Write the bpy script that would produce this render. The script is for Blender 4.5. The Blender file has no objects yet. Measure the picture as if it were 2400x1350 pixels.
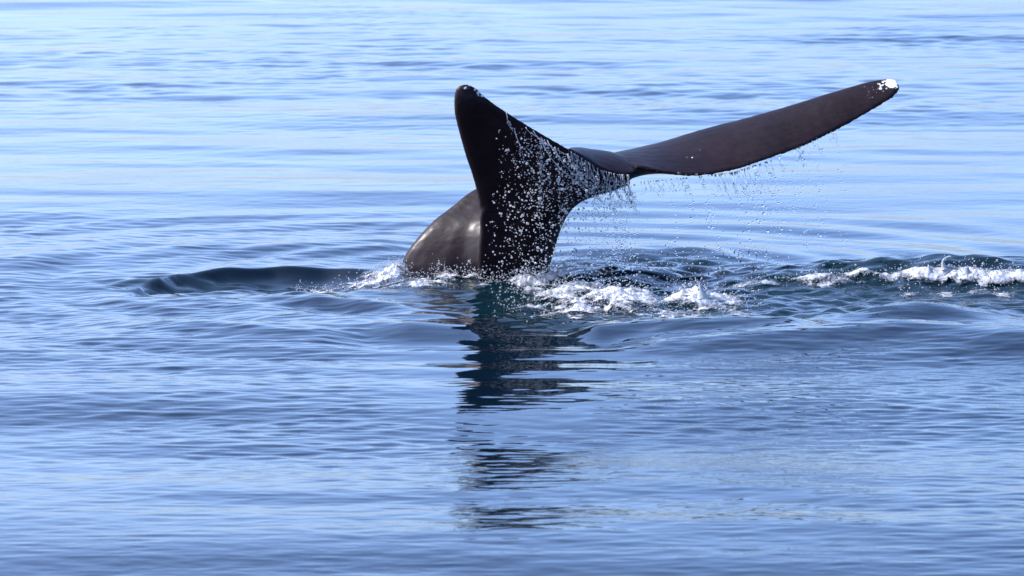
import bpy, bmesh, math, random
import numpy as np
from mathutils import Vector, Matrix

random.seed(7)
RNG = np.random.default_rng(11)
scene = bpy.context.scene
COL = scene.collection

# ------------------------------------------------------------------ camera
CAM_H, CAM_D = 4.8, 45.0
FPX = 250.0 * math.hypot(CAM_H, CAM_D)          # focal length in photo pixels
PITCH = math.atan2(CAM_H, CAM_D) + math.atan(30.0 / FPX)
cam_data = bpy.data.cameras.new("camera")
cam_data.sensor_width = 36.0
cam_data.lens = FPX / 2400.0 * 36.0
cam_data.clip_start = 0.5
cam_data.clip_end = 12000.0
cam_data.dof.use_dof = True
cam_data.dof.focus_distance = math.hypot(CAM_H, CAM_D)
cam_data.dof.aperture_fstop = 5.0
cam = bpy.data.objects.new("camera", cam_data)
COL.objects.link(cam)
cam.location = (0.0, -CAM_D, CAM_H)
cam.rotation_euler = (math.pi / 2 - PITCH, 0.0, 0.0)
scene.camera = cam

# ------------------------------------------------------------------ world, sun, exposure
SUN_EL, SUN_AZ = math.radians(39.0), math.radians(-74.0)   # azimuth from +Y, clockwise positive
world = bpy.data.worlds.new("World")
scene.world = world
world.use_nodes = True
wn, wl = world.node_tree.nodes, world.node_tree.links
wn.clear()
sky = wn.new("ShaderNodeTexSky")
sky.sky_type = 'NISHITA'
sky.sun_disc = False
sky.sun_elevation = SUN_EL
sky.sun_rotation = SUN_AZ
sky.altitude = 0.0
sky.air_density = 0.6
sky.dust_density = 2.3
sky.ozone_density = 8.0
bg = wn.new("ShaderNodeBackground")
bg.inputs["Strength"].default_value = 0.15
wout = wn.new("ShaderNodeOutputWorld")
tint = wn.new("ShaderNodeMix")                    # the photograph's cool white balance
tint.data_type = 'RGBA'
tint.blend_type = 'MULTIPLY'
tint.inputs["Factor"].default_value = 1.0
tint.inputs["B"].default_value = (1.10, 1.045, 1.02, 1)
wl.new(sky.outputs[0], tint.inputs["A"])
wl.new(tint.outputs["Result"], bg.inputs["Color"])
wl.new(bg.outputs[0], wout.inputs["Surface"])

sun_dir = Vector((math.sin(SUN_AZ) * math.cos(SUN_EL), math.cos(SUN_AZ) * math.cos(SUN_EL), math.sin(SUN_EL)))
sd = bpy.data.lights.new("sun", 'SUN')
sd.energy = 2.0
sd.angle = math.radians(0.53)
sd.color = (1.0, 0.95, 0.88)
sun = bpy.data.objects.new("sun", sd)
COL.objects.link(sun)
sun.rotation_euler = (-sun_dir).to_track_quat('-Z', 'Y').to_euler()
sun.location = sun_dir * 60

vs = scene.view_settings
vs.view_transform = 'Standard'
vs.look = 'None'
vs.gamma = 1.0
vs.use_curve_mapping = False
vs.exposure = 1.64
scene.render.engine = 'CYCLES'
scene.cycles.use_denoising = True
scene.cycles.max_bounces = 10
scene.cycles.transmission_bounces = 8
scene.cycles.glossy_bounces = 4
scene.cycles.caustics_reflective = False
scene.cycles.caustics_refractive = False
scene.cycles.sample_clamp_indirect = 6.0

# ------------------------------------------------------------------ helpers
cp, sp = math.cos(PITCH), math.sin(PITCH)


def ray(px, py):
    u, v = (px - 1200.0) / FPX, (675.0 - py) / FPX
    return np.array([u, cp + v * sp, -sp + v * cp])


def P(px, py, Y=0.0):
    """the point in the place that stands at depth Y (metres beyond the tail)"""
    d = ray(px, py)
    t = (Y + CAM_D) / d[1]
    return np.array([d[0] * t, Y, CAM_H + d[2] * t])


def W(px, py, z=0.0):
    """point of the horizontal plane at height z"""
    d = ray(px, py)
    t = (z - CAM_H) / d[2]
    return np.array([d[0] * t, -CAM_D + d[1] * t])


def smooth(a, b, x):
    t = np.clip((x - a) / (b - a), 0, 1)
    return t * t * (3 - 2 * t)


def _hash(ix, iy, seed):
    h = (ix.astype(np.int64) * 374761393 + iy.astype(np.int64) * 668265263 + seed * 1442695041) & 0xFFFFFFFF
    h = ((h ^ (h >> 13)) * 1274126177) & 0xFFFFFFFF
    h = ((h ^ (h >> 15)) * 2246822519) & 0xFFFFFFFF
    return (h ^ (h >> 16)) & 0xFFFFFFFF


def gnoise(x, y, seed=0):
    x0, y0 = np.floor(x), np.floor(y)
    fx, fy = x - x0, y - y0
    ux, uy = fx * fx * fx * (fx * (fx * 6 - 15) + 10), fy * fy * fy * (fy * (fy * 6 - 15) + 10)
    r = []
    for j in (0, 1):
        for i in (0, 1):
            a = _hash(x0 + i, y0 + j, seed) * (2 * math.pi / 4294967296.0)
            r.append(np.cos(a) * (fx - i) + np.sin(a) * (fy - j))
    return 1.5 * ((r[0] * (1 - ux) + r[1] * ux) * (1 - uy) + (r[2] * (1 - ux) + r[3] * ux) * uy)


def fbm(x, y, octaves=4, seed=0, gain=0.5):
    s, a, f = 0.0, 1.0, 1.0
    for k in range(octaves):
        s = s + a * gnoise(x * f + 13.7 * k, y * f - 7.1 * k, seed + k)
        a *= gain
        f *= 2.03
    return s


def mesh_from_arrays(name, verts, quads, smooth_shade=True):
    me = bpy.data.meshes.new(name)
    n, m = len(verts), len(quads)
    k = quads.shape[1]
    me.vertices.add(n)
    me.vertices.foreach_set("co", np.ascontiguousarray(verts, dtype=np.float32).ravel())
    me.loops.add(m * k)
    me.loops.foreach_set("vertex_index", np.ascontiguousarray(quads, dtype=np.int32).ravel())
    me.polygons.add(m)
    me.polygons.foreach_set("loop_start", np.arange(0, m * k, k, dtype=np.int32))
    me.polygons.foreach_set("loop_total", np.full(m, k, dtype=np.int32))
    if smooth_shade:
        me.polygons.foreach_set("use_smooth", np.ones(m, dtype=bool))
    me.update(calc_edges=True)
    return me


def add_attr(me, name, values):
    a = me.attributes.new(name, 'FLOAT', 'POINT')
    a.data.foreach_set("value", np.ascontiguousarray(values, dtype=np.float32))


def link(name, me, mat=None, parent=None):
    o = bpy.data.objects.new(name, me)
    COL.objects.link(o)
    if mat is not None and not me.materials:
        me.materials.append(mat)
    if parent is not None:
        o.parent = parent
    return o


def tag(o, label=None, category=None, group=None, kind=None):
    if label:
        o["label"] = label
    if category:
        o["category"] = category
    if group:
        o["group"] = group
    if kind:
        o["kind"] = kind
    return o


def new_mat(name):
    m = bpy.data.materials.new(name)
    m.use_nodes = True
    nt = m.node_tree
    return m, nt.nodes, nt.links, nt.nodes["Principled BSDF"]


# ------------------------------------------------------------------ water surface as a function
def spectrum(n, l0, l1, spread, rms, seed, heading=math.pi / 2):
    r = np.random.default_rng(seed)
    lam = np.exp(r.uniform(math.log(l0), math.log(l1), n))
    th = heading + r.normal(0, spread, n)
    k = 2 * math.pi / lam
    slope = rms * math.sqrt(2.0 / n)
    return np.stack([k * np.cos(th), k * np.sin(th), slope / k, r.uniform(0, 2 * math.pi, n), lam], 1)


SWELL = spectrum(26, 2.6, 9.0, 0.22, 0.025, 3, math.pi / 2 + 0.05)
MID = spectrum(34, 0.8, 2.4, 0.35, 0.020, 5, math.pi / 2 - 0.08)
RIP = spectrum(110, 0.075, 0.45, 0.58, 0.062, 8, math.pi / 2 + 0.12)
FARRIP = spectrum(70, 0.4, 1.3, 0.75, 0.045, 31, math.pi / 2)
CHOP = spectrum(70, 0.10, 0.7, 0.85, 0.26, 21, math.pi / 2)


def waves(x, y, comps, spx, spy):
    h = np.zeros_like(x)
    for kx, ky, a, ph, lam in comps:
        # fade what the local mesh spacing cannot carry
        s = np.abs(kx) * spx + np.abs(ky) * spy
        f = 1 - smooth(1.4, 2.6, s)
        h += (a * f) * np.sin(kx * x + ky * y + ph)
    return h


# local wake features: crest lines, given where they are seen
def crest(pts, wf, wb):
    """pts: (px, py, height) of the crest as seen; wf / wb: width of the slope to the viewer / away (m)"""
    xs, ys, hs = [], [], []
    for px, py, h in pts:
        w = W(px, py, h)
        xs.append(w[0]); ys.append(w[1]); hs.append(h)
    return np.array(xs), np.array(ys), np.array(hs), wf, wb


CRESTS = [
    # near lip of that hollow
    crest([(120, 705, 0.0), (300, 695, .03), (480, 692, .05), (640, 690, .06), (740, 696, .04), (800, 700, .0)], .9, .35),
    crest([(660, 700, 0.0), (760, 690, .06), (840, 692, .09), (930, 708, .08), (1040, 728, .05), (1130, 745, 0)], .5, .5),
    crest([(120, 765, 0.0), (260, 752, .05), (420, 752, .085), (600, 764, .085), (760, 782, .06), (860, 800, 0)], .65, .9),
    crest([(500, 728, 0.0), (640, 733, .05), (800, 742, .08), (960, 754, .10), (1100, 762, .08), (1180, 768, 0)], .55, .7),
    crest([(1430, 808, 0.0), (1560, 792, .07), (1750, 778, .11), (1950, 766, .13), (2100, 762, .14), (2260, 770, .13), (2420, 786, .12), (2700, 800, .05)], .75, .8),
    crest([(1850, 752, 0.0), (2000, 728, .06), (2100, 710, .12), (2180, 706, .135), (2260, 716, .11), (2350, 736, .05), (2450, 750, 0)], .55, .6),
    crest([(1330, 780, 0.0), (1400, 762, .09), (1500, 752, .10), (1620, 753, .11), (1740, 756, .10), (1850, 760, .09), (1950, 768, 0)], .38, .6),
    crest([(1600, 655, 0.0), (1720, 640, .08), (1850, 624, .15), (1980, 610, .20), (2120, 600, .25), (2210, 597, .27), (2330, 603, .25), (2460, 615, .2), (2800, 630, .05)], .55, .9),
    crest([(1280, 604, 0.0), (1380, 594, .05), (1500, 588, .07), (1640, 592, .06), (1800, 600, 0)], .5, .7),
    crest([(1280, 650, 0.0), (1340, 632, .08), (1430, 626, .11), (1540, 634, .08), (1640, 645, 0)], .5, .6),
    crest([(0, 585, 0.0), (300, 580, .03), (700, 572, .06), (900, 572, .06), (1000, 578, .0)], .8, 1.2),
    crest([(-200, 620, .0), (0, 610, .05), (200, 600, .05), (420, 590, .03), (560, 588, .0)], .8, 1.2),
]


# smooth hollow in the water left of the tail: its far rim as seen, and its depth
HOL = [(300, 690, 0.0), (340, 671, .10), (420, 654, .19), (520, 645, .24), (640, 640, .26), (760, 640, .25), (860, 644, .15), (960, 652, 0.0)]
HOLLOW = (np.array([W(p, q)[0] for p, q, r in HOL]), np.array([W(p, q)[1] for p, q, r in HOL]), np.array([r for p, q, r in HOL]))


def hollow_h(x, y):
    xs, ys, ds = HOLLOW
    yc = np.interp(x, xs, ys) + .05 * gnoise(x * 1.7, x * 0 + 3.3, 61)
    dep = np.interp(x, xs, ds, left=0, right=0)
    d = yc - y
    near = np.interp(x, [xs[0], xs[2], xs[5], xs[7]], [.5, 1.25, 1.75, 1.0])
    inside = (1 - np.exp(-np.clip(d, 0, None) / .40)) * (1 - smooth(.45, 1.0, d / near))
    rim = np.exp(-(np.clip(-d, 0, None) / .7) ** 2) * np.exp(-(np.clip(d, 0, None) / .10) ** 2)
    return -dep * inside * .8 + .12 * dep * rim


def ell(px, py, rx, ry, x, y):
    c = W(px, py)
    return ((x - c[0]) / rx) ** 2 + ((y - c[1]) / ry) ** 2


def turbulence(x, y):
    """where the water is torn up by the tail: 0..1"""
    m = np.zeros_like(x)
    for px, py, rx, ry, s in ((1560, 670, 1.8, 2.3, 1.0), (2050, 680, 2.2, 2.0, .9), (2420, 690, 1.7, 2.0, .9), (1850, 690, 1.6, 2.2, .9),
                              (1250, 700, .8, 1.9, .9), (1420, 745, 1.2, 1.2, .7), (1060, 670, .7, .8, .5), (560, 668, 1.5, .75, .70)):
        m = np.maximum(m, s * (1 - smooth(.45, 1.25, ell(px, py, rx, ry, x, y))))
    return m


def slick(x, y):
    """smooth water upwelling in front of the tail: 0..1"""
    return 1 - smooth(.35, 1.3, ell(1200, 830, 1.2, 5.4, x, y))



def water_h(x, y, spx, spy):
    x, y = np.asarray(x, float), np.asarray(y, float)
    t = turbulence(x, y)
    q = 1 - smooth(.5, 1.4, ell(600, 670, 1.7, 1.3, x, y))
    h = waves(x, y, SWELL, spx, spy)
    h += waves(x, y, MID, spx, spy) * (1 - .6 * q) * (1 - .5 * slick(x, y)) * (0.75 + 0.5 * gnoise(x * .13, y * .10, 40))
    # ruffled patches and slicks
    n = fbm(x * .10 + 3.1, y * .085, 3, 50)
    ruff = smooth(-.35, .55, n)
    band = smooth(4.5, 7.5, y) * (1 - smooth(13, 19, y))         # slick water beyond the tail
    ruff = ruff * (1 - .9 * band) + .25 + .32 * (1 - smooth(-9.5, -3.5, y + 2 * n))
    far = smooth(17, 24, y)
    h += waves(x, y, FARRIP, spx, spy) * far * (1 - smooth(38, 46, y + 4 * n)) * (.55 + .6 * smooth(-.3, .5, n))
    h += waves(x, y, RIP, spx, spy) * ruff * (1 - .6 * t) * (1 - .25 * q) * (1 - .74 * slick(x, y))
    for xs, ys, hs, wf, wb in CRESTS:
        sel = (x > xs[0] - 1) & (x < xs[-1] + 1) & (y > ys.min() - 3 * wf - .5) & (y < ys.max() + 3 * wb + .5)
        if not sel.any():
            continue
        xx = x[sel]
        yc = np.interp(xx, xs, ys) + .06 * gnoise(xx * 1.3, xx * 0 + .5, 60)
        am = np.interp(xx, xs, hs)
        d = y[sel] - yc
        wdt = np.where(d < 0, wf, wb)
        h[sel] += am * np.exp(-(d / wdt) ** 2)
    h += hollow_h(x, y)
    c = waves(x, y, CHOP, spx, spy)
    h += t * (c + .02 * np.abs(fbm(x * 2.2, y * 2.2, 3, 70)))
    # rings running out from the tail
    r = np.hypot((x + .1), (y + .3))
    ring = np.exp(-((r - 2.6) / 1.6) ** 2) * .010 * np.sin(2 * math.pi * r / .62) + np.exp(-((r - 5.2) / 2.4) ** 2) * .013 * np.sin(2 * math.pi * r / 1.15 + 1)
    h += ring * (1 - t)
    return h


def axis(fine0, fine1, step, grow0, grow1, gstep, out0, out1, rate=1.01):
    a = list(np.arange(fine0, fine1, step))
    s, p = step, a[-1]
    while p < grow1:
        s = min(s * rate, gstep); p += s; a.append(p)
    s = gstep
    while p < out1:
        s *= 1.22; p += s; a.append(p)
    s, p, b = step, a[0], []
    while p > grow0:
        s = min(s * 1.03, gstep); p -= s; b.append(p)
    while p > out0:
        s *= 1.22; p -= s; b.append(p)
    return np.array(b[::-1] + a)


XA = axis(-6.2, 6.2, .05, -12.5, 12.5, .10, -5000, 5000)
YA = axis(-17.5, -2.0, .018, -23, 54, .075, -5000, 9000, 1.003)


def spacing(a):
    return np.gradient(a)


def water_at(x, y):
    spx = np.interp(x, XA, spacing(XA)); spy = np.interp(y, YA, spacing(YA))
    return water_h(x, y, spx, spy)


def build_water(mat):
    X, Y = np.meshgrid(XA, YA)
    SX, SY = np.meshgrid(spacing(XA), spacing(YA))
    x, y = X.ravel(), Y.ravel()
    h = water_h(x, y, SX.ravel(), SY.ravel())
    nx, ny = len(XA), len(YA)
    i = (np.arange(ny - 1)[:, None] * nx + np.arange(nx - 1)[None, :]).ravel()
    q = np.stack([i, i + 1, i + nx + 1, i + nx], 1)
    me = mesh_from_arrays("water", np.stack([x, y, h], 1), q)
    print("water", nx, ny, len(q))
    add_attr(me, "churn", turbulence(x, y))
    add_attr(me, "slick", slick(x, y))
    return tag(link("water", me, mat), "calm blue sea surface with ripples and a churned wake", "sea", kind="structure")


# ------------------------------------------------------------------ materials
def water_material():
    m, n, l, b = new_mat("sea_water")
    at = n.new("ShaderNodeAttribute"); at.attribute_name = "churn"
    mix = n.new("ShaderNodeMix"); mix.data_type = 'RGBA'
    mix.inputs["A"].default_value = (.0014, .0085, .017, 1)
    mix.inputs["B"].default_value = (.0022, .015, .020, 1)
    l.new(at.outputs["Fac"], mix.inputs["Factor"])
    l.new(mix.outputs["Result"], b.inputs["Base Color"])
    b.inputs["Roughness"].default_value = .035
    b.inputs["IOR"].default_value = 1.333
    tc = n.new("ShaderNodeTexCoord")
    mp = n.new("ShaderNodeMapping"); mp.inputs["Scale"].default_value = (5.0, 9.0, 7.0)
    no = n.new("ShaderNodeTexNoise"); no.inputs["Scale"].default_value = 1.6; no.inputs["Detail"].default_value = 3.0
    big = n.new("ShaderNodeTexNoise"); big.inputs["Scale"].default_value = .35
    mr = n.new("ShaderNodeMapRange"); mr.inputs["From Min"].default_value = .4; mr.inputs["From Max"].default_value = .65
    mr.inputs["To Min"].default_value = .12; mr.inputs["To Max"].default_value = .55
    bp = n.new("ShaderNodeBump"); bp.inputs["Distance"].default_value = .007
    l.new(tc.outputs["Object"], mp.inputs["Vector"]); l.new(mp.outputs[0], no.inputs["Vector"])
    l.new(tc.outputs["Object"], big.inputs["Vector"]); l.new(big.outputs["Fac"], mr.inputs["Value"])
    sk = n.new("ShaderNodeAttribute"); sk.attribute_name = "slick"
    inv = n.new("ShaderNodeMath"); inv.operation = 'MULTIPLY_ADD'; inv.inputs[1].default_value = -.8; inv.inputs[2].default_value = 1.0
    mu = n.new("ShaderNodeMath"); mu.operation = 'MULTIPLY'
    l.new(sk.outputs["Fac"], inv.inputs[0]); l.new(inv.outputs[0], mu.inputs[0]); l.new(mr.outputs[0], mu.inputs[1])
    l.new(mu.outputs[0], bp.inputs["Strength"]); l.new(no.outputs["Fac"], bp.inputs["Height"])
    l.new(bp.outputs[0], b.inputs["Normal"])
    return m


def foam_material():
    m, n, l, b = new_mat("sea_foam")
    at = n.new("ShaderNodeAttribute"); at.attribute_name = "cover"
    tc = n.new("ShaderNodeTexCoord")
    no = n.new("ShaderNodeTexNoise"); no.inputs["Scale"].default_value = 42.0; no.inputs["Detail"].default_value = 6.0
    l.new(tc.outputs["Object"], no.inputs["Vector"])
    ad = n.new("ShaderNodeMath"); ad.operation = 'ADD'
    l.new(at.outputs["Fac"], ad.inputs[0]); l.new(no.outputs["Fac"], ad.inputs[1])
    mr = n.new("ShaderNodeMapRange"); mr.inputs["From Min"].default_value = .60; mr.inputs["From Max"].default_value = 1.52
    mr.interpolation_type = 'SMOOTHSTEP'
    l.new(ad.outputs[0], mr.inputs["Value"])
    b.inputs["Base Color"].default_value = (.62, .62, .63, 1)
    b.inputs["Roughness"].default_value = .45
    b.inputs["IOR"].default_value = 1.333
    b.inputs["Subsurface Weight"].default_value = .0
    bp = n.new("ShaderNodeBump"); bp.inputs["Distance"].default_value = .010; bp.inputs["Strength"].default_value = .3
    l.new(no.outputs["Fac"], bp.inputs["Height"]); l.new(bp.outputs[0], b.inputs["Normal"])
    tr = n.new("ShaderNodeBsdfTransparent")
    mx = n.new("ShaderNodeMixShader")
    l.new(mr.outputs[0], mx.inputs[0]); l.new(tr.outputs[0], mx.inputs[1]); l.new(b.outputs[0], mx.inputs[2])
    l.new(mx.outputs[0], n["Material Output"].inputs["Surface"])
    return m


def glass_material():
    m, n, l, b = new_mat("clear_water")
    b.inputs["Base Color"].default_value = (.97, .985, 1, 1)
    b.inputs["Roughness"].default_value = .02
    b.inputs["IOR"].default_value = 1.333
    b.inputs["Transmission Weight"].default_value = 1.0
    return m


def spray_material():
    m, n, l, b = new_mat("white_spray")
    no = n.new("ShaderNodeTexNoise"); no.inputs["Scale"].default_value = 9.0
    cr = n.new("ShaderNodeValToRGB")
    cr.color_ramp.elements[0].color = (.52, .54, .57, 1); cr.color_ramp.elements[1].color = (.68, .69, .70, 1)
    l.new(no.outputs["Fac"], cr.inputs[0]); l.new(cr.outputs[0], b.inputs["Base Color"])
    b.inputs["Roughness"].default_value = .25
    b.inputs["IOR"].default_value = 1.333
    b.inputs["Transmission Weight"].default_value = .35
    return m


def skin_material():
    m, n, l, b = new_mat("wet_whale_skin")
    tc = n.new("ShaderNodeTexCoord")
    # slow mottling plus fine streaks along the flukes
    mo = n.new("ShaderNodeTexNoise"); mo.inputs["Scale"].default_value = 3.0; mo.inputs["Detail"].default_value = 5.0
    l.new(tc.outputs["Object"], mo.inputs["Vector"])
    cr = n.new("ShaderNodeValToRGB")
    cr.color_ramp.elements[0].position = .3; cr.color_ramp.elements[0].color = (.0062, .0028, .0043, 1)
    cr.color_ramp.elements[1].position = .75; cr.color_ramp.elements[1].color = (.0150, .0068, .0102, 1)
    l.new(mo.outputs["Fac"], cr.inputs[0])
    # white scars
    at = n.new("ShaderNodeAttribute"); at.attribute_name = "white"
    sn = n.new("ShaderNodeTexNoise"); sn.inputs["Scale"].default_value = 34.0; sn.inputs["Detail"].default_value = 4.0; sn.inputs["Roughness"].default_value = .65
    l.new(tc.outputs["Object"], sn.inputs["Vector"])
    ad = n.new("ShaderNodeMath"); ad.operation = 'ADD'
    l.new(at.outputs["Fac"], ad.inputs[0]); l.new(sn.outputs["Fac"], ad.inputs[1])
    mr = n.new("ShaderNodeMapRange"); mr.inputs["From Min"].default_value = 1.0; mr.inputs["From Max"].default_value = 1.06
    l.new(ad.outputs[0], mr.inputs["Value"])
    mix = n.new("ShaderNodeMix"); mix.data_type = 'RGBA'
    mix.inputs["B"].default_value = (.66, .63, .62, 1)
    l.new(mr.outputs[0], mix.inputs["Factor"]); l.new(cr.outputs[0], mix.inputs["A"])
    # ochre growth on the trailing edge
    ao = n.new("ShaderNodeAttribute"); ao.attribute_name = "ochre"
    ad2 = n.new("ShaderNodeMath"); ad2.operation = 'ADD'
    l.new(ao.outputs["Fac"], ad2.inputs[0]); l.new(sn.outputs["Fac"], ad2.inputs[1])
    mr2 = n.new("ShaderNodeMapRange"); mr2.inputs["From Min"].default_value = 1.0; mr2.inputs["From Max"].default_value = 1.1
    l.new(ad2.outputs[0], mr2.inputs["Value"])
    mix2 = n.new("ShaderNodeMix"); mix2.data_type = 'RGBA'
    mix2.inputs["B"].default_value = (.40, .27, .15, 1)
    l.new(mr2.outputs[0], mix2.inputs["Factor"]); l.new(mix.outputs["Result"], mix2.inputs["A"])
    mp = n.new("ShaderNodeMapping"); mp.inputs["Scale"].default_value = (2.0, 26.0, 26.0)
    mp.inputs["Rotation"].default_value = (0, math.radians(18), 0)
    fn = n.new("ShaderNodeTexNoise"); fn.inputs["Scale"].default_value = 2.2; fn.inputs["Detail"].default_value = 5.0
    l.new(tc.outputs["Object"], mp.inputs["Vector"]); l.new(mp.outputs[0], fn.inputs["Vector"])
    st = n.new("ShaderNodeMapRange"); st.inputs["From Min"].default_value = .3; st.inputs["From Max"].default_value = .7
    st.inputs["To Min"].default_value = .72; st.inputs["To Max"].default_value = 1.3
    mix3 = n.new("ShaderNodeMix"); mix3.data_type = 'RGBA'; mix3.blend_type = 'MULTIPLY'; mix3.inputs["Factor"].default_value = 1.0
    l.new(fn.outputs["Fac"], st.inputs["Value"]); l.new(st.outputs[0], mix3.inputs["B"])
    l.new(mix2.outputs["Result"], mix3.inputs["A"]); l.new(mix3.outputs["Result"], b.inputs["Base Color"])
    rr = n.new("ShaderNodeMapRange"); rr.inputs["To Min"].default_value = .42; rr.inputs["To Max"].default_value = .62
    l.new(fn.outputs["Fac"], rr.inputs["Value"]); l.new(rr.outputs[0], b.inputs["Roughness"])
    b.inputs["IOR"].default_value = 1.38
    b.inputs["Specular IOR Level"].default_value = .12
    b.inputs["Coat Weight"].default_value = .20
    b.inputs["Coat Roughness"].default_value = .27
    b.inputs["Coat IOR"].default_value = 1.333
    bp = n.new("ShaderNodeBump"); bp.inputs["Distance"].default_value = .004; bp.inputs["Strength"].default_value = .25
    l.new(fn.outputs["Fac"], bp.inputs["Height"]); l.new(bp.outputs[0], b.inputs["Normal"])
    return m


def drop_material():
    m, n, l, b = new_mat("glint_white_water")  # whitened colour and translucency stand in for sun refracted through the drops
    b.inputs["Base Color"].default_value = (.78, .80, .84, 1)
    b.inputs["Roughness"].default_value = .08
    b.inputs["IOR"].default_value = 1.333
    b.inputs["Transmission Weight"].default_value = .45
    tr = n.new("ShaderNodeBsdfTranslucent"); tr.inputs["Color"].default_value = (.78, .79, .82, 1)
    mx = n.new("ShaderNodeMixShader"); mx.inputs[0].default_value = .45
    l.new(b.outputs[0], mx.inputs[1]); l.new(tr.outputs[0], mx.inputs[2])
    l.new(mx.outputs[0], n["Material Output"].inputs["Surface"])
    return m


M_DROP = drop_material()
M_WATER, M_FOAM, M_GLASS, M_SPRAY, M_SKIN = water_material(), foam_material(), glass_material(), spray_material(), skin_material()
build_water(M_WATER)


# ------------------------------------------------------------------ whale
def catmull(rows, sub):
    """rows: (n, k) control rows -> smoothly interpolated rows"""
    rows = np.asarray(rows, float)
    n = len(rows)
    out = []
    for i in range(n - 1):
        p0, p1, p2, p3 = rows[max(i - 1, 0)], rows[i], rows[i + 1], rows[min(i + 2, n - 1)]
        for s in range(sub):
            t = s / sub
            out.append(.5 * (2 * p1 + (p2 - p0) * t + (2 * p0 - 5 * p1 + 4 * p2 - p3) * t * t + (3 * p1 - p0 - 3 * p2 + p3) * t ** 3))
    out.append(rows[-1])
    return np.array(out)


def loft(rings):
    """rings: (n, k, 3) closed sections -> verts, faces (quads and end fans)"""
    n, k, _ = rings.shape
    v = [tuple(p) for r in rings for p in r]
    f = []
    for i in range(n - 1):
        for j in range(k):
            a, b = i * k + j, i * k + (j + 1) % k
            f.append((a, b, b + k, a + k))
    for i in (0, n - 1):
        c = len(v); v.append(tuple(rings[i].mean(0)))
        for j in range(k):
            a, b = i * k + j, i * k + (j + 1) % k
            f.append((a, b, c) if i else (b, a, c))
    return v, f


def wing(stations, sub=8, k=22, te=.016):
    """stations: (Lpx, Lpy, LY, Tpx, Tpy, TY, thickness, camber)"""
    rows = []
    for s in stations:
        rows.append(np.concatenate([P(*s[0:3]), P(*s[3:6]), [s[6], s[7]]]))
    rows = catmull(rows, sub)
    mid = (rows[:, 0:3] + rows[:, 3:6]) / 2
    span = np.gradient(mid, axis=0)
    rings = []
    for i, r in enumerate(rows):
        L, T, th, cam_ = r[0:3], r[3:6], r[6], r[7]
        ch = T - L
        nrm = np.cross(ch, span[i]); nrm /= np.linalg.norm(nrm) + 1e-9
        if nrm[2] < 0:
            nrm = -nrm
        ring = []
        for side in (1, -1):
            us = np.linspace(0, 1, k // 2 + 1)
            us = .5 * (1 - np.cos(np.pi * us))
            if side < 0:
                us = us[::-1]
            for u in us[:-1] if side > 0 else us[:-1]:
                prof = 2.6 * (np.sqrt(u) * .42 - .18 * u - .28 * u * u + .04 * u ** 3) if u < 1 else 0
                half = max(th * .5 * max(prof, 0) * 2.4, 0) + te * .5 * min(1, u * 12) * (1 if u < .999 else .0)
                cb = cam_ * 4 * u * (1 - u)
                ring.append(L + ch * u + nrm * (side * half + cb))
        rings.append(ring)
    return loft(np.array(rings))


def ring_loft(rings, sub=6, ksub=5):
    r3 = np.array([[P(*p) for p in ring] for ring in rings])
    n, k, _ = r3.shape
    # closed smooth sections
    out = []
    for ring in r3:
        rr = []
        for j in range(k):
            p0, p1, p2, p3 = ring[(j - 1) % k], ring[j], ring[(j + 1) % k], ring[(j + 2) % k]
            for s in range(ksub):
                t = s / ksub
                rr.append(.5 * (2 * p1 + (p2 - p0) * t + (2 * p0 - 5 * p1 + 4 * p2 - p3) * t * t + (3 * p1 - p0 - 3 * p2 + p3) * t ** 3))
        out.append(np.array(rr).ravel())
    rows = catmull(out, sub)
    return loft(rows.reshape(len(rows), -1, 3))


# sections of the tail stock from below the water up to the flukes:
# ridge of the back, flank swelling, hollow, belly edge left, belly, belly edge right, far side right, far side left
STOCK = [
    [(780, 860, .45), (960, 880, .05), (1060, 880, -.16), (1150, 880, -.26), (1240, 880, .10), (1190, 830, .75), (940, 820, .80)],
    [(868, 740, .30), (1000, 765, -.02), (1075, 765, -.18), (1150, 765, -.28), (1240, 765, .10), (1190, 730, .60), (980, 720, .62)],
    [(928, 648, .15), (1022, 662, -.13), (1082, 656, -.19), (1150, 652, -.32), (1240, 650, .10), (1195, 630, .50), (1010, 620, .48)],
    [(952, 592, .15), (1038, 598, -.09), (1086, 596, -.17), (1150, 596, -.33), (1250, 590, .10), (1210, 570, .45), (1050, 560, .42)],
    [(1003, 530, .18), (1060, 534, .0), (1098, 534, -.09), (1160, 538, -.26), (1260, 530, .10), (1228, 500, .42), (1090, 490, .40)],
    [(1058, 486, .22), (1096, 488, .11), (1126, 492, .02), (1180, 498, -.14), (1280, 486, .10), (1258, 452, .40), (1130, 450, .40)],
    [(1112, 444, .28), (1146, 452, .16), (1174, 458, .11), (1220, 464, .00), (1310, 456, .12), (1296, 415, .38), (1190, 416, .40)],
    [(1215, 405, .32), (1244, 414, .20), (1276, 424, .18), (1310, 434, .08), (1390, 440, .10), (1365, 392, .34), (1280, 392, .36)],
    [(1340, 392, .25), (1356, 398, .18), (1380, 406, .14), (1402, 412, .06), (1440, 420, .06), (1440, 388, .28), (1390, 384, .30)],
]
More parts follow.
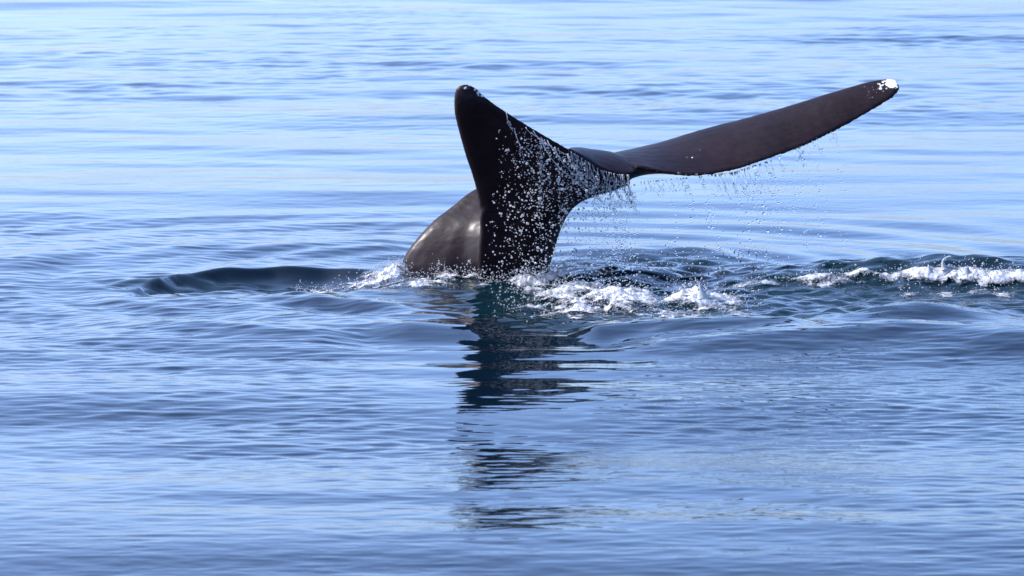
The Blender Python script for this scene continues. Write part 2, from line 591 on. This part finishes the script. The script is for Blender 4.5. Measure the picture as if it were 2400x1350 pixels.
# the belly side of the stock: left keel, belly left, belly right, right flank, inside right, inside left
BELLY = [
    [(1124, 880, -.30), (1152, 880, -.36), (1230, 880, -.34), (1278, 875, .00), (1215, 860, .30), (1145, 865, .06)],
    [(1122, 765, -.32), (1150, 765, -.38), (1230, 765, -.36), (1280, 758, .00), (1218, 745, .30), (1145, 750, .06)],
    [(1121, 650, -.36), (1150, 652, -.42), (1235, 650, -.38), (1286, 645, .00), (1225, 632, .32), (1148, 640, .06)],
    [(1121, 594, -.40), (1152, 595, -.46), (1244, 592, -.41), (1300, 586, .00), (1238, 575, .32), (1150, 585, .04)],
    [(1125, 538, -.43), (1160, 540, -.49), (1257, 534, -.44), (1319, 528, .02), (1256, 515, .32), (1162, 525, .02)],
    [(1127, 490, -.46), (1172, 494, -.51), (1276, 490, -.46), (1344, 488, .04), (1280, 470, .32), (1180, 476, .02)],
    [(1160, 452, -.46), (1210, 458, -.51), (1310, 458, -.46), (1384, 464, .06), (1316, 436, .32), (1220, 438, .02)],
    [(1230, 428, -.44), (1280, 434, -.48), (1362, 438, -.42), (1436, 448, .04), (1380, 414, .30), (1290, 414, .05)],
    [(1330, 412, -.38), (1362, 418, -.42), (1420, 424, -.36), (1480, 432, .00), (1440, 402, .22), (1380, 402, .04)],
]

NEAR_FLUKE = [
    (1084, 198, -.75, 1096, 197, -.77, .012, 0),
    (1070, 206, -.74, 1118, 208, -.78, .05, 0),
    (1064, 228, -.72, 1140, 229, -.79, .10, .00),
    (1065, 262, -.68, 1170, 251, -.78, .14, .01),
    (1076, 312, -.62, 1212, 278, -.75, .165, .02),
    (1092, 368, -.56, 1266, 310, -.71, .175, .03),
    (1109, 420, -.51, 1326, 344, -.66, .18, .03),
    (1121, 472, -.47, 1388, 378, -.60, .19, .04),
    (1124, 520, -.44, 1440, 400, -.57, .20, .04),
    (1124, 570, -.41, 1474, 408, -.55, .18, .04),
]
LOBE = [
    (1330, 356, .10, 1334, 349, -.64, .05, .00),
    (1352, 354, .16, 1366, 366, -.60, .06, .02),
    (1385, 357, .18, 1408, 391, -.57, .07, .03),
    (1425, 362, .18, 1446, 404, -.55, .07, .035),
    (1460, 374, .10, 1474, 408, -.53, .06, .03),
    (1478, 384, -.12, 1486, 404, -.48, .04, .01),
    (1486, 392, -.30, 1490, 398, -.42, .02, .0),
]
FAR_FLUKE = [
    (1380, 425, .62, 1462, 398, -.34, .30, .00),
    (1430, 390, .64, 1500, 392, -.40, .28, .00),
    (1482, 362, .62, 1548, 403, -.42, .20, .00),
    (1550, 338, .58, 1630, 411, -.40, .145, .01),
    (1650, 305, .52, 1720, 398, -.34, .12, .015),
    (1770, 273, .46, 1800, 372, -.27, .105, .015),
    (1880, 240, .40, 1890, 339, -.18, .095, .01),
    (1965, 213, .36, 1978, 295, -.08, .08, .01),
    (2035, 193, .33, 2050, 254, .00, .06, .0),
    (2078, 186, .30, 2092, 227, .06, .045, .0),
    (2102, 188, .26, 2110, 207, .12, .02, .0),
]


def build_whale():
    verts, faces = [], []
    for v, f in (ring_loft(STOCK), ring_loft(BELLY), wing(NEAR_FLUKE), wing(LOBE), wing(FAR_FLUKE)):
        o = len(verts)
        verts += v
        faces += [tuple(i + o for i in q) for q in f]
    me = bpy.data.meshes.new("whale_parts")
    me.from_pydata(verts, [], faces)
    bm = bmesh.new(); bm.from_mesh(me)
    bmesh.ops.recalc_face_normals(bm, faces=bm.faces)
    bm.to_mesh(me); bm.free()
    tmp = bpy.data.objects.new("whale_source", me)
    COL.objects.link(tmp)
    md = tmp.modifiers.new("union", 'REMESH')
    md.mode = 'VOXEL'; md.voxel_size = .0125
    sm = tmp.modifiers.new("soften", 'SMOOTH'); sm.factor = .5; sm.iterations = 11
    dg = bpy.context.evaluated_depsgraph_get()
    out = bpy.data.meshes.new_from_object(tmp.evaluated_get(dg), depsgraph=dg)
    bpy.data.objects.remove(tmp)
    bpy.data.meshes.remove(me)
    out.name = "whale"
    n = len(out.vertices)
    co = np.empty(n * 3, np.float32); out.vertices.foreach_get("co", co); co = co.reshape(-1, 3).astype(float)
    # ragged trailing edge of the far fluke and slight unevenness of the skin
    nm = np.empty(n * 3, np.float32); out.vertices.foreach_get("normal", nm); nm = nm.reshape(-1, 3)
    bump = .0018 * fbm(co[:, 0] * 9 + co[:, 1] * 4, co[:, 2] * 9 + co[:, 1] * 5, 3, 90)
    te = np.array([P(s[3], s[4], s[5]) for s in FAR_FLUKE])
    te = catmull(te, 24)
    d = np.full(n, 9.)
    for p in te:
        d = np.minimum(d, np.linalg.norm(co - p, axis=1))
    rag = (1 - smooth(.0, .05, d)) * .018 * np.abs(gnoise(co[:, 0] * 26, co[:, 1] * 26, 95))
    co = co + nm * bump[:, None]
    co[:, 2] -= rag
    out.vertices.foreach_set("co", co.astype(np.float32).ravel())
    out.polygons.foreach_set("use_smooth", np.ones(len(out.polygons), dtype=bool))
    # scars: white far tip, pale flecks on both tips, short nicks
    white = np.zeros(n)

    def spot(px, py, Y, r, s):
        q = P(px, py, Y)
        dd = np.linalg.norm((co - q) / np.array([1, 2.2, 1]), axis=1)
        return s * (1 - smooth(.45, 1.0, dd / r))
    for a in ((2090, 194, .2, .085, .75), (2098, 206, .2, .06, .62), (2070, 200, .2, .11, .46), (2040, 215, .2, .14, .36),
              (1094, 202, -.80, .06, .48), (1122, 217, -.82, .045, .55), (1110, 208, -.82, .06, .44), (1105, 226, -.82, .10, .37),
              (1131, 222, -.82, .05, .55), (1610, 366, -.1, .022, .8), (1622, 369, -.1, .016, .7), (1612, 333, .1, .02, .7), (1640, 350, 0, .014, .7),
              (1960, 290, .1, .012, .7)):
        white = np.maximum(white, spot(*a))
    ochre = np.zeros(n)
    for a in ((1592, 409, -.4, .045, .55), (1606, 409, -.4, .04, .52), (1632, 411, -.4, .035, .6), (1652, 410, -.4, .03, .6), (1350, 354, -.66, .04, .5), (1830, 356, -.22, .02, .5)):
        ochre = np.maximum(ochre, spot(*a))
    add_attr(out, "white", white)
    add_attr(out, "ochre", ochre)
    out.materials.clear()
    out.materials.append(M_SKIN)
    out.update()
    w = link("whale", out)
    print("whale faces", len(out.polygons))
    return tag(w, "dark wet whale diving with both tail flukes raised, one tip scarred white", "whale")


build_whale()


# ------------------------------------------------------------------ foam
def foam_patch(name, label, blobs, amp, seed, step=.011, lift=.0, world=(), thresh=.22, ragged=.26):
    """blobs: (px, py, rx m, ry m, strength, height m)"""
    cs = []
    for b in blobs:                      # centre on the real water surface
        z = 0.0
        for _ in range(12):
            c = W(b[0], b[1], z)
            z = .5 * z + .5 * (float(water_at(c[:1], c[1:])[0]) + .5 * b[5])
        cs.append(c)
    cs += [np.array(b[:2]) for b in world]
    blobs = list(blobs) + list(world)
    x0 = min(c[0] - 1.6 * b[2] for c, b in zip(cs, blobs)); x1 = max(c[0] + 1.6 * b[2] for c, b in zip(cs, blobs))
    y0 = min(c[1] - 1.6 * b[3] for c, b in zip(cs, blobs)); y1 = max(c[1] + 1.6 * b[3] for c, b in zip(cs, blobs))
    xa, ya = np.arange(x0, x1, step), np.arange(y0, y1, step * 1.5)
    X, Y = np.meshgrid(xa, ya)
    x, y = X.ravel(), Y.ravel()
    m, hh = np.zeros_like(x), np.zeros_like(x)
    for c, b in zip(cs, blobs):
        g = b[4] * np.exp(-(((x - c[0]) / b[2]) ** 2 + ((y - c[1]) / b[3]) ** 2) * 1.1)
        m = np.maximum(m, g)
        hh = np.maximum(hh, g * b[5])
    nz = fbm(x * 2.2, y * 1.4, 6, seed, .58)
    bil = 1 - np.abs(fbm(x * 6.5 + 9, y * 4.6, 5, seed + 20, .6))
    mm = m * (1 + .25 * nz) + ragged * nz
    rise = np.clip(mm - thresh, -.2, 1.2)
    z = water_at(x, y) + .7 * hh * smooth(.1, .8, mm) + rise * amp * (.1 + .9 * np.clip(bil, 0, 1)) + .002
    z += np.clip(rise, 0, 1) * amp * .25 * fbm(x * 13, y * 10, 4, seed + 40, .6)
    keep = (mm > thresh - .03)
    nx, ny = len(xa), len(ya)
    i = (np.arange(ny - 1)[:, None] * nx + np.arange(nx - 1)[None, :]).ravel()
    q = np.stack([i, i + 1, i + nx + 1, i + nx], 1)
    q = q[keep[q].all(1)]
    used, inv = np.unique(q, return_inverse=True)
    me = mesh_from_arrays(name, np.stack([x, y, z], 1)[used], inv.reshape(q.shape))
    streak = fbm(x * 4.5 + .8 * nz, y * 6.5, 5, seed + 60, .6)
    add_attr(me, "cover", (-.12 + .95 * np.clip(rise * 1.25, 0, 1) + .62 * streak * smooth(.0, .2, rise))[used])
    o = link(name, me, M_FOAM)
    tag(o, label, "foam", kind="stuff")
    pool = np.stack([x, y, z, rise], 1)[(rise > .05)]
    print(name, len(q), len(pool))
    return pool


ICO0 = None


def ico(sub):
    bm = bmesh.new()
    bmesh.ops.create_icosphere(bm, subdivisions=sub, radius=1.0)
    v = np.array([p.co[:] for p in bm.verts]); f = np.array([[q.index for q in p.verts] for p in bm.faces])
    bm.free()
    return v, f


IV1, IF1 = ico(1)
IV2, IF2 = ico(2)


def ball_cloud(name, centers, radii, mat, iv, if_, stretch=.25):
    n = len(centers)
    sc = 1 + RNG.uniform(-stretch, stretch, (n, 1, 3))
    v = centers[:, None, :] + iv[None] * radii[:, None, None] * sc
    f = if_[None] + (np.arange(n) * len(iv))[:, None, None]
    me = mesh_from_arrays(name, v.reshape(-1, 3), f.reshape(-1, 3))
    return link(name, me, mat)


SPRAY_C, SPRAY_R = [], []


def spray_from(pool, n, up, r0=.004, r1=.012):
    if not len(pool):
        return
    p = pool[RNG.choice(len(pool), n, p=pool[:, 3] / pool[:, 3].sum())][:, :3]
    p = p + RNG.normal(0, .03, p.shape)
    p[:, 2] += RNG.exponential(up, n)
    SPRAY_C.append(p)
    SPRAY_R.append(np.exp(RNG.normal(math.log((r0 + r1) / 2), .35, n)).clip(r0 * .6, r1 * 1.6))


pl = foam_patch("foam", "thick white foam boiling up just right of the tail's base", [
    (1260, 722, .30, .45, .75, .02), (1330, 710, .34, .8, 1.0, .10), (1390, 694, .36, .8, 1.0, .14), (1440, 700, .34, .7, 1.0, .13),
    (1490, 700, .26, .6, .95, .10), (1400, 735, .55, .5, .75, .02), (1290, 738, .40, .4, .7, .0), (1215, 742, .25, .3, .55, 0),
    (1500, 738, .4, .4, .62, 0), (1340, 672, .25, .5, .6, .05)], .045, 100)
spray_from(pl, 1300, .04, .0025, .007)
pl = foam_patch("foam", "white foam heap with a small peak, right of the thick foam beside the tail", [
    (1640, 692, .24, .55, 1.0, .14), (1600, 705, .3, .6, .8, .06), (1690, 706, .34, .6, .85, .05), (1640, 728, .5, .45, .72, 0),
    (1720, 735, .25, .35, .55, 0), (1560, 742, .35, .35, .6, 0), (1580, 692, .12, .2, .55, .05)], .045, 140)
spray_from(pl, 700, .03, .0025, .007)
cx, cy, ch_ = CRESTS[7][0], CRESTS[7][1], CRESTS[7][2]
CF = []
for k, xx in enumerate(np.arange(2.2, 5.9, .17)):
    off = float(np.interp(xx, [2.3, 3.0, 4.0, 6.0], [.55, .50, .46, .50])) + .05 * math.sin(3.1 * k)
    CF.append((xx, float(np.interp(xx, cx, cy)) - off, .26, .16, float(np.interp(xx, [2.2, 2.7, 3.2, 4.1, 4.6, 5.9], [.58, .80, .95, 1.1, .92, .95])), .05))
for k in range(14):
    xx = 3.4 + 2.4 * random.random()
    CF.append((xx, float(np.interp(xx, cx, cy)) - random.uniform(.75, 1.1), .14, .25, random.uniform(.35, .55), .0))
pl = foam_patch("foam", "long foaming crest on the wave reaching the right edge", [], .032, 180, world=CF, ragged=.15)
spray_from(pl, 1200, .025, .0025, .007)
pl = foam_patch("foam", "white foam trail washing past the left foot of the whale's back", [
    (930, 640, .14, .5, 1.0, .10), (905, 655, .2, .5, .95, .05), (870, 665, .26, .4, .75, .0), (810, 675, .3, .3, .6, 0), (960, 664, .26, .3, .9, .02),
    (1010, 668, .24, .25, .6, 0), (700, 681, .12, .2, .55, .04), (745, 686, .2, .2, .5, 0)], .055, 220)
spray_from(pl, 900, .025, .0025, .007)
pl = foam_patch("foam", "glittering broken water along the waterline of the dark tail", [
    (1060, 645, .18, .35, .62, .05), (1120, 642, .2, .35, .68, .06), (1180, 648, .22, .4, .72, .05), (1240, 655, .22, .4, .72, .02), (1290, 655, .18, .4, .66, .02),
    (1150, 665, .3, .3, .55, .0), (1220, 680, .25, .35, .5, 0)], .06, 260)
spray_from(pl, 1500, .03, .0025, .007)

# spray grains flung over the churned water
pp = []
while len(pp) < 700:
    px, py = random.uniform(1150, 1800), random.gauss(655, 38)
    if 600 < py < 770:
        w = W(px, py)
        pp.append((w[0], w[1], 0))
pp = np.array(pp); pp[:, 2] = water_at(pp[:, 0], pp[:, 1]) + RNG.exponential(.03, len(pp))
SPRAY_C.append(pp); SPRAY_R.append(RNG.uniform(.004, .011, len(pp)))
o = ball_cloud("spray", np.concatenate(SPRAY_C), np.concatenate(SPRAY_R), M_SPRAY, IV1, IF1)
tag(o, "fine white spray flying over the foam and churned water", "spray", kind="stuff")


# ------------------------------------------------------------------ little splash jets
def tube(bm, pts, radii, k=7):
    pts = [Vector(p) for p in pts]
    prev = None
    for i, p in enumerate(pts):
        t = (pts[min(i + 1, len(pts) - 1)] - pts[max(i - 1, 0)]).normalized()
        a = t.cross(Vector((0, 1, .03))).normalized(); b = t.cross(a)
        ring = [bm.verts.new(p + (a * math.cos(2 * math.pi * j / k) + b * math.sin(2 * math.pi * j / k)) * radii[i]) for j in range(k)]
        if prev:
            for j in range(k):
                bm.faces.new((prev[j], prev[(j + 1) % k], ring[(j + 1) % k], ring[j]))
        else:
            bm.faces.new(ring[::-1])
        prev = ring
    bm.faces.new(prev)


def blob(bm, c, r):
    geo = bmesh.ops.create_icosphere(bm, subdivisions=2, radius=1.0)
    for v in geo["verts"]:
        s = 1 + .25 * math.sin(5 * v.co.x + 3 * c[0]) * math.cos(4 * v.co.z)
        v.co = Vector((v.co.x * r[0], v.co.y * r[1], v.co.z * r[2])) * s + Vector(c)


def finish(bm, name, mat, label, cat, group=None):
    bmesh.ops.recalc_face_normals(bm, faces=bm.faces)
    me = bpy.data.meshes.new(name)
    bm.to_mesh(me); bm.free()
    me.polygons.foreach_set("use_smooth", np.ones(len(me.polygons), dtype=bool))
    return tag(link(name, me, mat), label, cat, group)


def jet(px_pts, radii_px, Y, label, blobs=()):
    bm = bmesh.new()
    rows = catmull([list(P(x, y, Y)) + [r / 250.0] for (x, y), r in zip(px_pts, radii_px)], 4)
    tube(bm, rows[:, :3], rows[:, 3])
    for x, y, rx, rz in blobs:
        blob(bm, P(x, y, Y), (rx / 250, rx / 250, rz / 250))
    return finish(bm, "splash_jet", M_SPRAY, label, "splash", None)


yc = W(2210, 636, .25)[1]
jet([(2222, 640), (2214, 628), (2210, 616), (2213, 608), (2221, 603), (2227, 602)], [11, 7, 3.5, 2.4, 2.2, 3.0], yc,
    "thin curled jet of white water leaping from the right-hand crest", [(2228, 602, 3.2, 2.6), (2226, 624, 6, 5), (2234, 628, 4, 3), (2216, 632, 9, 6)])
jet([(2180, 640), (2178, 630), (2176, 621)], [9, 5, 1.2], yc, "short pointed white splash left of the curled jet on the crest", [(2184, 630, 4, 3)])
jet([(2268, 642), (2266, 632), (2262, 626)], [9, 6, 3], yc, "rounded white splash right of the curled jet on the crest", [(2267, 630, 5, 5)])
y2 = W(1640, 696, .14)[1]
jet([(1648, 700), (1644, 684), (1641, 672), (1639, 662)], [14, 8, 3.5, 1.0], y2, "small white peak of water on the foam heap", [(1638, 678, 4, 4), (1652, 682, 5, 4)])


# ------------------------------------------------------------------ water running off the flukes
def edge_point(edge, t):
    e = np.asarray(edge, float)
    seg = np.linalg.norm(np.diff(e[:, :2], axis=0), axis=1); s = np.concatenate([[0], np.cumsum(seg)]); s /= s[-1]
    return [float(np.interp(t, s, e[:, i])) for i in range(3)]


NEAR_EDGE = [(s[3], s[4], s[5]) for s in NEAR_FLUKE[5:]]
FAR_EDGE = [(1500, 425, -.1), (1560, 420, -.30), (1630, 413, -.41), (1720, 402, -.35), (1800, 376, -.28), (1900, 330, -.19), (1960, 300, -.1)]


def trickle(px, py, Y, dx, dy, r_px, label, group, wob=2.0, beads=4, mat=None):
    bm = bmesh.new()
    n = 9
    pts, rad = [], []
    ph = random.uniform(0, 6)
    for i in range(n):
        t = i / (n - 1)
        pts.append(P(px + dx * t ** 1.4 + wob * math.sin(ph + 5 * t) * t, py + dy * t, Y - .02 * t))
        rad.append(r_px / 250 * (1.15 - .75 * t) * (1 + .45 * math.sin(ph * 3 + 11 * t)))
    tube(bm, pts, rad, 6)
    for b in range(beads):
        t = random.uniform(.55, 1.25)
        rr = r_px / 250 * random.uniform(.7, 1.5)
        blob(bm, P(px + dx * t ** 1.4 + random.gauss(0, 2.5), py + dy * t + random.gauss(0, 2), Y - .02), (rr, rr, rr * random.uniform(.9, 1.8)))
    return finish(bm, "water_trickle", mat or M_GLASS, label, "trickle", group)


LN = "glassy strand of water pouring off the near fluke's trailing edge"
GN = "strands of water pouring off the near fluke beside the notch"
for i in range(46):
    t = (i + random.random()) / 46
    x, y, Y = edge_point([(1330, 350, -.67), (1366, 372, -.64), (1408, 398, -.61), (1446, 408, -.60), (1478, 409, -.58)], t)
    trickle(x, y, Y, random.uniform(-4, 26), random.uniform(20, 75), random.uniform(.4, 1.2), LN, GN, 7.0, 16, (M_DROP, M_GLASS)[i % 3 == 0])
LS = "thin stream of water running down the near fluke's dark underside"
GS = "thin streams on the dark underside of the near fluke"
for x0, y0, x1, y1 in ((1232, 298, 60, 44), (1250, 306, 90, 66), (1282, 328, 100, 90), (1300, 344, 90, 110), (1206, 300, 18, 66), (1330, 360, 60, 90), (1270, 330, 96, 110), (1186, 262, 14, 40)):
    trickle(x0, y0, -.80, x1, y1, random.uniform(.6, 1.2), LS, GS, 6.0, 26, M_DROP)
LF = "thin strand of water dripping from the far fluke's ragged trailing edge"
GF = "strands of water dripping along the far fluke"
for i in range(78):
    t = random.betavariate(1.6, 1.5) if i % 3 else random.uniform(.35, .62)
    x, y, Y = edge_point(FAR_EDGE, t)
    ln = random.uniform(12, 40) if not .35 < t < .7 else random.uniform(20, 85)
    trickle(x, y + 1, Y, ln * random.uniform(.15, .5), ln, random.uniform(.8, 1.7), LF, GF, 2.0, 4)

# ------------------------------------------------------------------ falling drops
drops = []          # (x, y, z, r, region)


def add_drop(px, py, Y, d_px, region):
    p = P(px, py, Y)
    if p[2] > .02:
        drops.append((p[0], p[1], p[2], d_px / 500.0, region))


def dsize(mu, sg=.38, lo=1.3, hi=6.5):
    return min(max(math.exp(random.gauss(math.log(mu), sg)), lo), hi)


# in front of the dark underside
k = 0
while k < 950:
    py = random.uniform(300, 648)
    lo = np.interp(py, [300, 400, 500, 640], [1160, 1165, 1145, 1120]); hi = np.interp(py, [300, 360, 400, 440, 480, 560, 645], [1230, 1320, 1370, 1385, 1360, 1310, 1290])
    px = random.uniform(lo, hi)
    f = math.exp(-((px - 1265) / 85) ** 2) * np.interp(py, [300, 360, 420, 640], [.12, .5, 1, .75]) + .1
    if random.random() < f:
        add_drop(px, py, random.uniform(-1.15, -.72), dsize(2.2, .5), 0); k += 1
# right of the tail, under the notch
for _ in range(330):
    px = random.gauss(1425, 60); py = 445 + 200 * random.betavariate(1.3, 1.4)
    if px > np.interp(py, [445, 500, 560, 645], [1400, 1335, 1310, 1290]):
        add_drop(px, py, random.uniform(-.9, -.3), dsize(3.1, .3), 1)
# broken strings falling from the near fluke's edge, before the dark side and past it
for s_ in range(72):
    t = random.random() ** .75
    x0 = 1215 + 275 * t
    y0 = float(np.interp(x0, [1206, 1260, 1340, 1408, 1478], [275, 306, 350, 395, 412])) + random.uniform(4, 40)
    ln, lean = random.uniform(70, 240), random.uniform(-4, 16)
    for _ in range(int(ln * random.uniform(.09, .17))):
        u = random.random() ** .8
        px, py = x0 + lean * u + random.gauss(0, 2.2), y0 + ln * u
        dark = px < np.interp(py, [440, 470, 500, 560, 645], [1420, 1372, 1338, 1312, 1290])
        add_drop(px, py, random.uniform(-1.0, -.8) if dark else random.uniform(-.8, -.65), dsize(2.2, .4), 0 if dark else 1)
# below the far fluke, in falling strings
for s in range(34):
    t = random.betavariate(1.8, 1.5)
    x, y, Y = edge_point(FAR_EDGE, t)
    top, bot = y + random.uniform(15, 60), random.uniform(480, 650)
    for _ in range(int(random.uniform(8, 34))):
        u = random.random()
        add_drop(x + 10 + 14 * u + random.gauss(0, 6), top + (bot - top) * u, Y + random.gauss(0, .08), dsize(2.7, .42), 2)
for _ in range(150):
    t = random.random(); x, y, Y = edge_point(FAR_EDGE, t)
    add_drop(x + random.uniform(0, 70), y + (640 - y) * random.random() ** .8, Y + random.gauss(0, .15), dsize(2.6, .35), 2)
# splashing low over the churned water
for _ in range(150):
    add_drop(random.gauss(1400, 110), random.uniform(585, 655), random.uniform(-1.2, -.2), dsize(4.2, .35), 3)

drops.sort(key=lambda d: -d[3])
INFO = {0: ("bright round water drop falling in front of the tail's dark underside", "drops in front of the dark tail"),
        1: ("clear round water drop falling through the air right of the tail stock", "drops right of the tail stock"),
        2: ("clear water drop falling below the far fluke", "drops falling from the far fluke"),
        3: ("clear water drop splashing low over the churned water", "drops low over the churned water")}
protos = []
for k in range(6):
    sc = 1 + RNG.uniform(-.22, .22, 3)
    v = IV2 * sc * (1 + .10 * np.sin(3 * IV2[:, [0]] + k) * np.cos(2 * IV2[:, [2]] + 2 * k))
    me = mesh_from_arrays("water_drop", v, IF2)
    mb = me.copy()
    me.materials.append(M_GLASS); mb.materials.append(M_DROP)
    protos.append((me, mb))
for i, d in enumerate(drops[:300]):
    o = bpy.data.objects.new("water_drop", protos[i % 6][1 if d[4] in (0, 3) else 0])
    COL.objects.link(o)
    o.location = d[:3]
    o.scale = (d[3],) * 3
    o.rotation_euler = (random.uniform(0, 6), random.uniform(0, 6), random.uniform(0, 6))
    tag(o, INFO[d[4]][0], "water drop", INFO[d[4]][1])
for regs, mat, lab in (((0, 3), M_DROP, "shower of tiny bright drops falling in front of the dark tail"),
                       ((1, 2), M_GLASS, "shower of tiny clear drops falling right of the tail and under the far fluke")):
    rest = np.array([d[:4] for d in drops[300:] if d[4] in regs])
    o = ball_cloud("fine_drops", rest[:, :3], rest[:, 3], mat, IV2, IF2)
    tag(o, lab, "drops", kind="stuff")
print("drops", len(drops))
